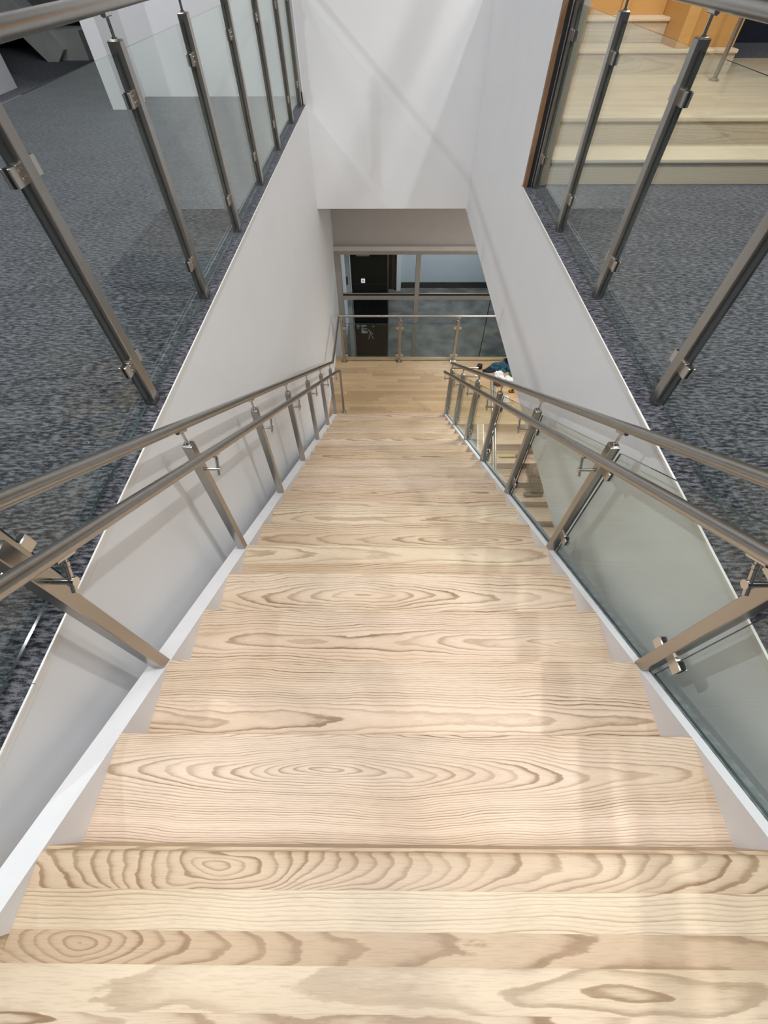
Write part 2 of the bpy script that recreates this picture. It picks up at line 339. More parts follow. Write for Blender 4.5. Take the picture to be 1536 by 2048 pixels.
# ================================================================== MAIN STAIR
stair = thing('staircase', (0, 0, ZL), 'long straight flight of pale ash treads going down between white curbs to the landing', 'staircase')
def step_profile(y, z, depth, th=.030, r=.009):
    return [(y+depth, z-th), (y+r, z-th), (y+r*.3, z-th+r*.3), (y, z-th*.5), (y+r*.25, z-r*.35), (y+r, z), (y+depth, z)]
special = {1: [(None, dict(wx=-.14, wy=.045, ws=.15, wf=185, tone=.85, wk=.8, seed=12.3, wc=.9))],
           2: [(None, dict(wx=-2.2, wy=-.06, ws=.045, wf=125, tone=.75, wk=.85, seed=44.0, ww=1.3, dk=.08))],
           3: [(None, dict(wx=.9, wy=.0, ws=.07, wf=105, tone=.9, wk=.85, seed=5.0, ww=1.3, dk=.10))],
           4: [(None, dict(wx=-.1, wy=.02, ws=.13, wf=80, tone=.6, wk=.8, seed=61.0, ww=1.4))],
           5: [(.13, dict(wx=-1.4, wy=.0, ws=.08, wf=60, tone=.1, wk=.9, seed=71.0)), (None, dict(wx=-1.5, wy=.12, ws=.06, wf=110, tone=.6, wk=.8, dk=.45, seed=72.0))],
           6: [(None, dict(wx=.55, wy=.02, ws=.10, wf=75, tone=.45, wk=1.0, dk=.32, seed=15.0))],
           7: [(None, dict(wx=1.3, wy=.03, ws=.07, wf=70, tone=.1, wk=.85, seed=81.0))]}
for k in range(1, NSTEP+1):
    y, z = ny(k), -k*RISE
    dep = RUN+.022                                    # back edge runs under the riser above
    pieces = special.get(k)
    if pieces is None:
        t1 = random.choice([.1, .5, .8, 1.0]); pieces = [(random.choice([.10, .13, .16]), dict(auto=t1)), (None, dict(auto=random.choice([.1, .5, .9])))] if k not in (10, 11, 13) else [(None, dict(auto=t1))]
    y0 = -y-dep
    prev = None; off = 0.0
    for j, (w, g) in enumerate(pieces):
        w2 = (dep-off) if w is None else w
        # the tread runs away from the walker: nosing at its front (larger y) edge
        ya, yb = y-off-w2, y-off
        if j == 0:
            prof = [(2*0+yb-(p-0), q) for p, q in []]
            r, th = .010, .030
            prof = [(ya, z-th), (yb-r, z-th), (yb-r*.3, z-th+r*.3), (yb, z-th*.5), (yb-r*.25, z-r*.35), (yb-r, z), (ya, z)]
            o = MB().prism_x(prof, TL, TR).build('tread', ASH, stair); prev = o
        else:
            o = MB().box(TL, TR, ya, yb-.0005, z-.030, z-.0002).build('tread_board', ASH, prev)
        ymid = (ya+yb)/2+z
        if 'auto' in g:
            rgrain(o, ymid, tone=g['auto']); o['dk'] = {8: (.5, .3), 9: (.05, .1), 10: (0, 0), 11: (.15, .1), 12: (.55, .2), 13: (.5, .5), 14: (.0, .15), 15: (.6, .3), 16: (.1, .35), 17: (.3, .3), 18: (.55, .2), 19: (.25, .4), 20: (.35, .3)}.get(k, (.2, .2))[min(j, 1)]; o['wk'] = 1.0; o['wf'] = random.uniform(52, 92); o['ww'] = random.uniform(.9, 1.5)
        else:
            g = dict(g); wy = g['wy']; g['wy'] = ymid+(wy or 0)-(.012 if wy is None else 0); grain(o, **g)
        off += w2
for k in range(0, NSTEP+1):                            # risers stand 25 mm behind each nosing
    y = ny(k)-.026 if k else -.0675
    o = MB().box(TL, TR, y-.016, y, -(k+1)*RISE-.001, -k*RISE-.030 if k else -.0215).build('riser', ASH, stair)
    if k == 0: grain(o, .2, y-.12, .18, 70, .4, .9, dk=.75, seed=33)
    else: rgrain(o, y-k*RISE)
# curbs (stringers): top face follows the nosing line
def curb(x0, x1, ztop, zdrop, y0, y1, name, mat):
    prof = [(y0, nz(y0)-zdrop), (y1, nz(y1)-zdrop), (y1, nz(y1)+ztop), (y0, nz(y0)+ztop)]
    return MB().prism_x(prof, x0, x1).build(name, mat, stair)
yend = ny(NSTEP)+.02
curb(-.916, TL, -.008, .36, -D0-.15, yend, 'curb', CURB)
curb(TR, .998, -.008, .36, -D0-.15, yend, 'curb', CURB)
curb(.998, 1.046, -.016, .34, -D0-.15, yend, 'glass_channel', SHOE)
curb(1.003, 1.041, -.012, .02, -D0-.15, yend, 'glazing_bead', SHOE)
# soffit slab under the flight
o = MB().prism_x([(-.2, -.46), (yend, nz(yend)-.36), (yend, nz(yend)-.33), (-.2, -.42)], TL, TR).build('soffit', WALL, stair)

# ================================================================== RAILINGS
def clamp_mesh():
    m = MB(); L_, Hh, T = .046, .024, .015
    m.bbox(-T, T, -.004, .016, -Hh, Hh, .002)
    m.bbox(-T, -.0062, .012, L_, -Hh, Hh, .0015); m.bbox(.0062, T, .012, L_, -Hh, Hh, .0015)
    m.box(-.0094, .0094, .014, L_-.003, -Hh-.001, Hh+.001, 1)
    m.tube([(-.017, .008, .010), (-.012, .008, .010)], .003, 8); m.tube([(-.017, .008, -.010), (-.012, .008, -.010)], .003, 8)
    me = m.build('glass_clamp', [SATIN, BLACKRUB]); d = me.data; bpy.data.objects.remove(me); return d
CLAMP = clamp_mesh()
def put(name, me, parent, loc, rz=0, rx=0):
    o = link(name, me, parent, loc=loc); o.rotation_euler = (rx, 0, rz); return o
def square_post(parent, x, y, zb, zt, zrail, slope=False, s=.025, clamps=(), axis='y', gx=0.0, foot=None):
    pm_ = MB().bbox(x-s, x+s, y-s, y+s, zb, zt, .0025)
    if slope and foot is not None: pm_.v[:8] = [(a_, b_, foot(b_)) for a_, b_, _ in pm_.v[:8]]
    p = pm_.build('post', STEEL, parent)
    ang = math.atan2(-RISE, RUN) if slope else 0
    cap = MB().bbox(x-s+.004, x+s-.004, y-s+.004, y+s-.004, zt-.001, zt+.0025, .001).build('post_cap', STEEL, p)
    rod = MB().tube([(x, y, zt-.002), (x, y, zrail-.015)], .0065, 12).tube([(x, y, zt), (x, y, zt+.008)], .011, 14)
    dy = .030
    dz = dy*math.tan(ang)
    if axis == 'y': rod.tube([(x, y-dy, zrail-.0255-dz if slope else zrail-.0255), (x, y+dy, zrail-.0255+dz if slope else zrail-.0255)], .011, 10)
    else: rod.tube([(x-dy, y, zrail-.0255), (x+dy, y, zrail-.0255)], .011, 10)
    rod.build('rail_support', CHROME, p)
    for (side, z) in clamps:
        if axis == 'y': put('glass_clamp', CLAMP, p, (x+gx, y+side*s, z), 0 if side > 0 else math.pi)
        else: put('glass_clamp', CLAMP, p, (x+side*s, y+gx, z), -math.pi/2 if side > 0 else math.pi/2)
    return p
def pane_x(parent, x, pts, t=.010, name='glass_panel', mat=GLASS):
    """vertical glass sheet in a plane x = const; pts: (y,z) corners"""
    n = len(pts); vs = [(x-t/2, y, z) for y, z in pts]+[(x+t/2, y, z) for y, z in pts]; m = MB()
    m.add(vs, [tuple(range(n)), tuple(reversed(range(n, 2*n)))], 0)
    m.add(vs, [(i, i+n, (i+1) % n+n, (i+1) % n) for i in range(n)], 1)
    return m.build(name, [mat, GEDGE], parent, smooth=False)
def pane_y(parent, y, pts, t=.012, name='glass_panel', mat=GLASS):
    n = len(pts); vs = [(x, y-t/2, z) for x, z in pts]+[(x, y+t/2, z) for x, z in pts]; m = MB()
    m.add(vs, [tuple(range(n)), tuple(reversed(range(n, 2*n)))], 0)
    m.add(vs, [(i, i+n, (i+1) % n+n, (i+1) % n) for i in range(n)], 1)
    return m.build(name, [mat, GEDGE], parent, smooth=False)
def ball_end(m, p, r): m.tube([(p[0], p[1], p[2]-.001), (p[0], p[1], p[2]+.001)], r, 12)

POST_Y = [.47+.84*k for k in range(7)]
POST_H, RAIL_H, HAND_H = .864, .966, .808
def stair_railing(side):
    left = side < 0
    x = -.870 if left else .990
    hx = -.790 if left else .902
    t = thing('stair_railing', (x, .47, nz(.47)), 'brushed steel stair railing with two handrails against the left wall' if left else
              'brushed steel stair railing with two handrails and clamped glass on the open right side', 'railing')
    for k, y in enumerate(POST_Y):
        zb = nz(y)-.03
        cl = [] if left else [(s_, nz(y)+h+s_*(-.02)) for s_ in (-1, 1) for h in (.135, .70)]
        if not left and k == 6: cl = [c for c in cl if c[0] < 0]
        square_post(t, x, y, zb, nz(y)+POST_H, nz(y)+RAIL_H, True, s=.0215, foot=lambda v: nz(v)-.0074, clamps=cl, gx=0 if left else .024)
        # handrail bracket: arm, upright, saddle
        P = Vector((hx, y, nz(y)+.700)); nn = Vector((0, RISE, RUN)).normalized(); tt = Vector((0, RUN, -RISE)).normalized(); sx = Vector((-side, 0, 0))
        b = MB().tube([(x-side*.0205, P.y, P.z), tuple(P+sx*.010)], .0082, 14)
        b.tube([tuple(P+sx*.007), tuple(P+sx*.012)], .0125, 18)
        b.tube([tuple(P-nn*.030), tuple(P+nn*.042)], .0072, 12); b.tube([tuple(P+nn*.042), tuple(P+nn*.074)], .0055, 12)
        b.tube([tuple(P+nn*.044), tuple(P+nn*.056)], .0082, 12); b.tube([tuple(P+nn*.071-tt*.030), tuple(P+nn*.071+tt*.030)], .009, 10)
        b.build('rail_bracket', CHROME, t)
    y0 = -.42
    if left:
        pts = [(x, y0, nz(y0)+RAIL_H), (x, 5.80, nz(5.80)+RAIL_H), (x, 5.86, -2.728), (x, 5.93, -2.735), (x, 7.222, -2.735)]
        MB().tube(pts, .0212, 24).build('top_rail', STEEL, t)
        ye = 5.75
        MB().tube([(hx, y0, nz(y0)+HAND_H), (hx, 5.66, nz(5.66)+HAND_H), (hx+.035, ye, nz(ye)+HAND_H)], .0212, 24).build('handrail', STEEL, t)
        zt = nz(ye)+HAND_H
        MB().tube([(hx+.035, ye, ZL), (hx+.035, ye, zt)], .019, 18).tube([(hx+.035, ye, ZL), (hx+.035, ye, ZL+.012)], .042, 20).build('end_post', STEEL, t)
    else:
        ye = 5.60
        MB().tube([(x, y0, nz(y0)+RAIL_H), (x, ye, nz(ye)+RAIL_H)], .0212, 24).build('top_rail', STEEL, t)
        MB().tube([(hx, y0, nz(y0)+HAND_H), (hx, ye, nz(ye)+HAND_H)], .0212, 24).tube([(hx, ye-.006, nz(ye-.006)+HAND_H), (hx, ye+.004, nz(ye+.004)+HAND_H)], .0235, 24).build('handrail', STEEL, t)
        gx = x+.024
        ys = [-.38]+POST_Y
        for a, b_ in zip(ys[:-1], ys[1:]):
            a2, b2 = a+.034, b_-.034
            pane_x(t, gx, [(a2, nz(a2)-.0112), (b2, nz(b2)-.0112), (b2, nz(b2)+.826), (a2, nz(a2)+.826)])
        # short level return to the lower flight
        r = MB().tube([(x, 5.57, -2.62), (1.400, 5.57, -2.62)], .016, 14).tube([(x, 5.53, -2.74), (1.400, 5.53, -2.74)], .016, 14)
        r.build('return_rail', STEEL, t)
    return t
stair_railing(-1); stair_railing(1)

def guard(side):
    left = side < 0
    x = -1.08 if left else 1.235
    gx = -.006*(1 if left else -1)
    t = thing('guard_railing', (x, 1.545, ZC), 'steel and glass guard railing on the left carpet edge' if left else 'steel and glass guard railing on the right carpet edge', 'railing')
    ys = [-.36, .60, 1.545, 2.48, 3.415, 4.355, 5.325, 6.30, 7.06] if left else [-.36, .60, 1.545, 2.48, 3.415, 4.27]
    for i, y in enumerate(ys):
        cl = [(s_, z) for s_ in (-1, 1) for z in (ZC+.20, ZC+.855)]
        if i == len(ys)-1: cl = [c for c in cl if c[0] < 0]
        square_post(t, x, y, ZC, 1.066, 1.160, False, clamps=cl, gx=gx)
    MB().tube([(x, -.9, 1.160), (x, YB if left else 4.32, 1.160)], .0255, 28).build('top_rail', STEEL, t)
    for a, b_ in zip(ys[:-1], ys[1:]):
        pane_x(t, x+gx, [(a+.044, ZC+.018), (b_-.044, ZC+.018), (b_-.044, 1.035), (a+.044, 1.035)])
    return t
guard(-1); guard(1)

# railing on the far edge of the landing
lr = thing('landing_railing', (.24, 7.25, ZL), 'steel and glass railing along the far edge of the landing', 'railing')
lxs = [-.834, .238, 1.294, 2.36, 3.42]
for i, x in enumerate(lxs):
    cl = [(s_, z) for s_ in (-1, 1) for z in (ZL+.14, ZL+.70)]
    if i == 0: cl = [c for c in cl if c[0] > 0]
    square_post(lr, x, 7.25, ZL, ZL+.835, -2.735, False, clamps=cl, axis='x')
    MB().box(x-.055, x+.055, 7.20, 7.30, ZL, ZL+.012).build('base_plate', STEEL, lr)
MB().tube([(-.885, 7.25, -2.735), (3.58, 7.25, -2.735)], .0212, 20).build('top_rail', STEEL, lr)
for a, b_ in zip(lxs[:-1], lxs[1:]):
    pane_y(lr, 7.25, [(a+.045, ZL+.02), (b_-.045, ZL+.02), (b_-.045, ZL+.775), (a+.045, ZL+.775)])

# ================================================================== LANDING
lf = MB().box(XL, 3.6, 5.45, 7.36, ZL-.22, ZL-.014).build('floor_landing', OAK); grain(lf, 0, 0); struct(lf, 'oak plank floor of the landing')
lf.name = 'floor_landing'
pw = .0885
y = 5.535; row = 0
while y < 7.27:
    x = XL-random.uniform(0, .9)
    while x < 3.6:
        ln = random.uniform(.55, 1.35); a, b_ = max(x, XL), min(x+ln, 3.6)
        if b_-a > .05:
            p = MB().box(a+.0008, b_-.0008, y+.0008, min(y+pw, 7.285)-.0008, ZL-.014, ZL+random.uniform(-.0006, .0006)).build('plank', OAK, lf, smooth=False)
            rgrain(p, y+pw/2+ZL, tone=random.uniform(0, 1)); p['dk'] = random.choice([0, 0, .2, .5, .9]); p['wk'] = .75
        x += ln
    y += pw; row += 1
o = MB().bbox(XL, 3.6, 7.285, 7.37, ZL-.03, ZL+.022, .006).build('edge_nosing', OAK, lf); grain(o, 0, 7.3+ZL, .05, 100, .2, .4)
o = MB().box(1.02, 3.6, 5.452, 5.535, ZL-.014, ZL).build('plank', OAK, lf); grain(o, 0, 5.5+ZL, .05, 100, .5, .5)
struct(MB().box(XL, XL+.012, 5.56, 7.36, ZL, ZL+.10).build('baseboard_left', TRIM), 'white baseboard on the landing')

# ================================================================== LOWER FLIGHT (runs back under the upper floor)
low = thing('lower_staircase', (2.5, 5.43, ZL), 'second flight of ash treads going down from the landing under the right upper floor', 'staircase')
LX0, LX1 = 1.66, 3.598
for j in range(0, 16):
    y, z = 5.43-RUN*j, ZL-RISE*j
    if j:
        r, th = .010, .030
        prof = [(y, z-th*.5), (y+r*.3, z-th+r*.3), (y+r, z-th), (y+RUN+.02, z-th), (y+RUN+.02, z), (y+r, z), (y+r*.25, z-r*.35)]
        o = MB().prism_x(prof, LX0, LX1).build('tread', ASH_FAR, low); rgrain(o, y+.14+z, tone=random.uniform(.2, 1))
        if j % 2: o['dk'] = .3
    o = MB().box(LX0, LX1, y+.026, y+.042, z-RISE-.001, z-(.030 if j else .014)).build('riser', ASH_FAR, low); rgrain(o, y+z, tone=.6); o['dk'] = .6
def lz(y): return ZL-(5.43-y)*RISE/RUN
def lcurb(x0, x1, zt, zd, name, mat):
    a, b_ = 1.0, 5.44
    return MB().prism_x([(a, lz(a)-zd), (b_, lz(b_)-zd), (b_, lz(b_)+zt), (a, lz(a)+zt)], x0, x1).build(name, mat, low)
lcurb(1.56, LX0, .004, .34, 'curb', plain('wood_curb', (.50, .38, .27), rough=.5, var=.1))
lcurb(1.545, 1.562, .012, .34, 'curb_edge', TRIM); lcurb(1.645, LX0+.002, .012, .34, 'curb_edge', TRIM)
ry = thing('lower_railing', (1.61, 5.45, ZL), 'steel railing of the lower flight seen through the stair glass', 'railing')
for j, y in enumerate([5.50, 4.62, 3.78]):
    zb = ZL if j == 0 else lz(y)-.02
    square_post(ry, 1.43 if j == 0 else 1.604, y, zb, (ZL+.86) if j == 0 else lz(y)+.86, (ZL+.95) if j == 0 else lz(y)+.96, j > 0, foot=lambda v: lz(v)+.0125)
MB().tube([(1.604, 5.42, lz(5.42)+.955), (1.604, 1.2, lz(1.2)+.955)], .0212, 18).build('top_rail', STEEL, ry)
MB().tube([(1.67, 5.42, lz(5.42)+.82), (1.67, 1.2, lz(1.2)+.82)], .0195, 18).build('handrail', STEEL, ry)

# ================================================================== STOREFRONT
w1 = struct(MB().box(XL, 3.6, 8.62, 8.70, -2.29, -2.2255).build('window_1', GREYFR), 'grey metal framed glazed front below the far wall')
FY0, FY1 = 8.62, 8.70
def fr(x0, x1, z0, z1, name): return MB().bbox(x0, x1, FY0, FY1, z0, z1, .003).build(name, GREYFR, w1)
fr(XL, -.905, -4.75, -2.29, 'jamb'); fr(.555, .645, -4.75, -2.29, 'mullion')
fr(-.905, .555, -3.15, -3.070, 'transom'); fr(.645, 3.6, -3.15, -3.070, 'transom')
MB().box(-.905, .555, 8.622, 8.65, -3.069, -3.042).box(.645, 3.6, 8.622, 8.65, -3.069, -3.042).build('transom_gasket', BLACKRUB, w1)
MB().box(-.905, .555, 8.640, 8.652, -3.041, -3.030).box(.645, 3.6, 8.640, 8.652, -3.041, -3.030).build('transom_strip', GREYFR, w1)
for (a, b_, z0, z1) in ((-.905, .555, -3.03, -2.29), (.645, 3.6, -3.03, -2.29), (-.905, .555, -4.72, -3.15), (.645, 2.13, -4.72, -3.15), (2.145, 3.6, -4.72, -3.15)):
    pane_y(w1, 8.66, [(a, z0), (b_, z0), (b_, z1), (a, z1)], name='pane', mat=WGLASS)
MB().box(2.13, 2.145, 8.65, 8.67, -4.75, -3.15).build('glazing_joint', BLACKRUB, w1)
# room behind the glazing
struct(MB().box(XL, 7.5, 7.5, 13, -4.87, -4.75).build('floor_back_room', CONC), 'mottled grey floor behind the glazed front')
struct(MB().box(.38, 7.5, 12.4, 12.5, -4.75, -1.0).build('wall_back_room', plain('cool_wall', (.55, .60, .64), rough=.7, var=.02)), 'pale wall at the back of the glazed room')
struct(MB().box(.40, 7.5, 12.37, 12.4, -4.75, -4.60).build('baseboard_back_room', plain('dark_base', (.035, .035, .036), rough=.6)))
struct(MB().box(.26, .38, 12.2, 12.5, -4.75, -1.0).build('trim_4', TRIM), 'white wall end beside the dark doorway')
struct(MB().box(.13, .26, 12.3, 12.45, -4.75, -1.0).build('trim_5', BROWNFR), 'dark brown jamb of the doorway')
struct(MB().box(-1.4, .13, 12.3, 12.4, -4.75, -1.0).build('wall_dark', BLACK)); struct(MB().box(XL-.14, XL, 8.9, 12.4, -4.87, -1.0).build('wall_room_left', WALL))
d1 = struct(MB().bbox(-.735, .0, 9.05, 9.10, -4.74, -2.42, .003).build('door_1', BLACK), 'tall black door behind the glazing')
MB().box(.0, .028, 9.03, 9.12, -4.75, -2.40).build('door_edge', STEEL, d1); MB().box(-.735, .03, 9.035, 9.12, -2.42, -2.36).build('door_header', BROWNFR, d1)
MB().box(-.62, -.36, 8.98, 9.05, -2.47, -2.40).build('door_closer', plain('pale_metal', (.5, .49, .47), rough=.4), d1)
MB().box(-.73, -.005, 9.042, 9.05, -3.04, -3.03).build('door_rail', plain('dark_rail', (.05, .05, .055), rough=.3), d1)
pn = MB().box(-.86, -.775, 8.98, 9.10, -4.75, -2.36).build('trim_6', TRIM); struct(pn, 'white jamb strip left of the black door')
hd = MB().tube([(-.83, 8.97, -2.86), (-.83, 8.95, -2.88), (-.83, 8.95, -2.98), (-.83, 8.97, -3.0)], .018, 10).build('door_handle', BROWNFR, d1)
sg = MB().bbox(-.545, -.465, 9.038, 9.05, -3.01, -2.93, .002).build('wall_sign', emit('sign_white', (.9, .92, 1.0), 1.0))
tag(sg, 'small square white sign lit on the black door', 'sign')
MB().box(-.518, -.492, 9.0365, 9.038, -2.985, -2.955).build('sign_mark', plain('mark_grey', (.45, .46, .5)), sg)
# lettering on the door
LET = plain('door_lettering', (.75, .76, .78), rough=.5)
fs = thing('floor_sign', (-.5, 9.03, -4.1), 'grey first floor lettering with stair walker pictogram on the black door', 'sign')
def text(s, x, z, size, y=9.046):
    cu = bpy.data.curves.new('lettering', 'FONT'); cu.body = s; cu.size = size; cu.extrude = .0015; cu.materials.append(LET)
    to = bpy.data.objects.new('text', cu); C.objects.link(to); bpy.context.view_layer.update()
    me = bpy.data.meshes.new_from_object(to.evaluated_get(bpy.context.evaluated_depsgraph_get())); bpy.data.objects.remove(to); bpy.data.curves.remove(cu)
    o = bpy.data.objects.new('lettering', me); C.objects.link(o); o.parent = fs
    o.location = Vector((x, y, z))-fs.location; o.rotation_euler = (math.pi/2, 0, 0); return o
text('1', -.695, -4.045, .135); text('st', -.648, -3.99, .06); text('E', -.585, -4.02, .085); text(':e', -.345, -4.0, .075)
MB().box(-.585, -.475, 9.044, 9.048, -3.985, -3.955).box(-.585, -.465, 9.044, 9.048, -4.04, -4.025).build('sign_bar', LET, fs)
pic = MB()
for i in range(4): pic.box(-.590+.035*i, -.555+.035*i, 9.044, 9.048, -4.15, -4.05-.028*i)
def bar(a, b_, w=.012):
    a = Vector((a[0], 0, a[1])); b_ = Vector((b_[0], 0, b_[1])); d = (b_-a).normalized(); n = Vector((d.z, 0, -d.x))*w/2
    vs = [a+n, a-n, b_-n, b_+n]; pic.add([(v.x, 9.044, v.z) for v in vs]+[(v.x, 9.048, v.z) for v in vs], [(0,1,2,3),(7,6,5,4),(0,4,5,1),(1,5,6,2),(2,6,7,3),(3,7,4,0)])
for a, b_ in (((-.52, -4.06), (-.44, -4.13)), ((-.43, -4.06), (-.39, -4.14)), ((-.39, -4.14), (-.43, -4.30)), ((-.39, -4.14), (-.32, -4.29)), ((-.39, -4.10), (-.33, -4.17)), ((-.455, -4.05), (-.41, -4.075)), ((-.670, -3.955), (-.700, -3.985)), ((-.668, -3.955), (-.668, -4.045))): bar(a, b_)
pic.build('stair_pictogram', LET, fs)
so = MB().bbox(.585, .665, 12.385, 12.4, -3.45, -3.33, .003).build('wall_outlet', plain('outlet_grey', (.33, .36, .40))); tag(so, 'small grey socket on the pale wall behind the glazing', 'socket')
MB().box(.608, .642, 12.38, 12.386, -3.42, -3.40).box(.608, .642, 12.38, 12.386, -3.38, -3.36).build('socket_slot', BLACKRUB, so)

# ================================================================== WOODEN STEPS beyond the right carpet
st = thing('wooden_steps', (2.6, 4.36, ZC), 'pale wooden steps rising from the carpet behind the right glass guard', 'steps')
def pstep(y, z, ydeep, x0, x1, name='tread'):
    r, th = .012, .030
    prof = [(y, z-th*.5), (y+r*.3, z-th+r*.3), (y+r, z-th), (ydeep, z-th), (ydeep, z), (y+r, z), (y+r*.25, z-r*.35)]
    o = MB().prism_x(prof, x0, x1).build(name, MAPLE, st); rgrain(o, (y+ydeep)/2+z, tone=random.uniform(0, .6)); o['wk'] = .45; return o
def priser(y, z0, z1, x0, x1, tone):
    n = 3; xs = [x0+(x1-x0)*i/n+(random.uniform(-.2, .2) if 0 < i < n else 0) for i in range(n+1)]
    for a, b_ in zip(xs[:-1], xs[1:]):
        o = MB().box(a+.0008, b_-.0008, y, y+.02, z0, z1).build('riser_board', MAPLE, st); rgrain(o, y+(z0+z1)/2, tone=tone); o['dk'] = random.uniform(.45, .75); o['wk'] = .8; o['wf'] = 60.0
Z1, Z2, Z3, Z4 = .222, .402, .585, .770
priser(4.355, ZC, Z1-.030, 1.337, 4.6, .7); pstep(4.33, Z1, 4.74, 1.337, 4.6)
priser(4.725, Z1, Z2-.030, 1.337, 4.6, .8)
yy = 4.70
for i in range(14):                                   # boards of the platform
    w = .1928
    if i == 0: pstep(4.70, Z2, 4.70+w, 1.337, 5.2)
    else:
        o = MB().box(1.337, 5.2, 4.70+w*i+.0008, 4.70+w*(i+1)-.0008, Z2-.03, Z2-.0004*(i % 2)).build('platform_board', MAPLE, st); rgrain(o, 4.7+w*i+.1+Z2, tone=random.uniform(0, .6)); o['wk'] = .6; o['wf'] = 70.0
priser(6.45, Z2, Z3-.030, 1.337, 3.62, .8); pstep(6.425, Z3, 6.85, 1.337, 3.62)
priser(6.86, Z3, Z4-.030, 1.337, 2.978, .7); pstep(6.83, Z4, 7.3, 1.337, 2.978)
struct(MB().box(1.237, 1.335, 4.34, 7.5, ZC-.06, 1.14).build('wall_steps_side', plain('beige_panel', (.50, .45, .37), rough=.5, var=.05)), 'beige side panel beside the wooden steps')
cb = thing('wooden_cabinet', (3.2, 6.7, Z3), 'honey coloured wooden panelling at the head of the wooden steps', 'panelling')
o = MB().bbox(1.337, 2.978, 7.05, 7.12, Z4+.001, 2.4, .003).build('back_panel', HONEY, cb); grain(o, 0, 9, .05, 70, .2, .5)
o = MB().bbox(2.98, 3.10, 6.47, 7.12, Z3+.001, 2.4, .003).build('corner_post', HONEY, cb); grain(o, 0, 8, .05, 70, .0, .5)
o = MB().bbox(3.10, 3.62, 6.56, 7.12, Z3+.001, 2.4, .003).build('side_panel', HONEY, cb); grain(o, 0, 8, .05, 60, .9, .6, dk=.5)
o = MB().bbox(2.50, 2.58, 7.02, 7.049, Z4+.001, 2.4, .003).build('panel_stile', HONEY, cb); grain(o, 0, 8, .05, 60, .5, .5)
sp = thing('steel_column', (3.33, 6.11, Z2), 'thin round steel post standing on the wooden platform', 'post')
MB().tube([(3.33, 6.11, Z2), (3.33, 6.11, 1.55)], .0212, 20).build('pole', STEEL, sp); MB().tube([(3.33, 6.11, Z2), (3.33, 6.11, Z2+.010)], .052, 24).tube([(3.33, 6.11, Z2+.01), (3.33, 6.11, Z2+.022)], .034, 24).build('base_flange', CHROME, sp)
struct(MB().box(5.2, 7.5, 4.34, 7.4, ZC, Z2).box(1.237, 7.5, 7.4, 13, ZC-.06, Z2).build('floor_platform', CARPET), 'dark carpet beyond the wooden platform')
struct(MB().box(3.9, 7.5, 8.55, 8.7, Z2, 5.2).build('wall_navy', plain('navy_wall', (.018, .024, .045), rough=.7, var=.1)), 'navy wall beyond the wooden platform')
# edge strips where the right wall ends
struct(MB().box(XR+.004, XR+.034, 4.285, 4.32, ZC, 1.14).build('trim_7', plain('wood_edge', (.22, .12, .06), rough=.5, var=.2)), 'brown wooden edge of the right wall end')
struct(MB().box(XR+.036, XR+.066, 4.29, 4.32, ZC, 1.14).build('trim_8', BLACKRUB), 'black strip at the right wall end')

# sloped steel beam in the recess
be = thing('sloped_beam', (-5.45, 10.35, ZC), 'grey sloping steel beam with a foot standing in the dark recess', 'beam')
GB = plain('grey_steel_paint', (.62, .63, .62), rough=.5, var=.06)
def slant(name, p, q_, w, h):
    p, q_ = Vector(p), Vector(q_); d = (q_-p).normalized(); s_ = d.cross(Vector((0, 1, 0))).normalized()*h/2; t_ = Vector((0, 1, 0))*w/2
    vs = [p+a*s_+b_*t_ for a in (-1, 1) for b_ in (-1, 1)]+[q_+a*s_+b_*t_ for a in (-1, 1) for b_ in (-1, 1)]
    return MB().add(vs, [(0,1,3,2),(4,6,7,5),(0,4,5,1),(2,3,7,6),(0,2,6,4),(1,5,7,3)]).build(name, GB, be)
slant('beam', (-5.45, 10.3, ZC+.02), (-7.3, 10.3, ZC+2.2), .35, .34)
MB().bbox(-5.55, -5.02, 10.25, 10.75, ZC, ZC+.34, .01).build('beam_foot', GB, be)

# ================================================================== THINGS LEFT ON THE LANDING AND THE LOWER FLIGHT
from mathutils import noise as mn
def lump(name, cx, cy, z0, rx, ry_, h, mat, seed, amp=.35, fold=9, nu=40, nv=18, parent=None, flat=.0):
    """A crumpled heap: closed half dome with folds, resting on z0."""
    vs = []; fs = []
    for j in range(nv+1):
        v = j/nv; ph = v*math.pi/2
        for i in range(nu):
            a = 2*math.pi*i/nu; c, s = math.cos(a), math.sin(a)
            p = Vector((c*math.cos(ph)*1.7, s*math.cos(ph)*1.7, math.sin(ph)*1.7+seed))
            n = mn.noise(p)*amp+amp*.55*abs(mn.noise(p*2.7))+.22*amp*math.sin(fold*a+7*mn.noise(p*1.3))*math.cos(ph)
            R = 1+n
            vs.append((cx+rx*R*c*math.cos(ph)**.8, cy+ry_*R*s*math.cos(ph)**.8, z0+h*(R if j else 0)*math.sin(ph)**(.9)))
    for j in range(nv):
        for i in range(nu): fs.append((j*nu+i, j*nu+(i+1) % nu, (j+1)*nu+(i+1) % nu, (j+1)*nu+i))
    fs.append(tuple(range(nv*nu, (nv+1)*nu))); fs.append(tuple(reversed(range(nu))))
    return MB().add(vs, fs).build(name, mat, parent)
TEAL = plain('teal_canvas', (.012, .072, .115), rough=.7, var=.35, scale=14, bump=.3)
jk = thing('jacket', (2.25, 7.03, ZL), 'teal blue jacket thrown in a heap on the landing by the railing', 'jacket')
lump('body', 2.14, 6.99, ZL, .20, .085, .12, TEAL, 3.0, .5, parent=jk); lump('sleeve', 2.42, 6.98, ZL, .17, .075, .14, TEAL, 8.0, .45, parent=jk)
lump('sleeve', 1.98, 6.93, ZL, .15, .05, .05, plain('navy_lining', (.006, .012, .03), rough=.8), 5.0, .3, parent=jk)
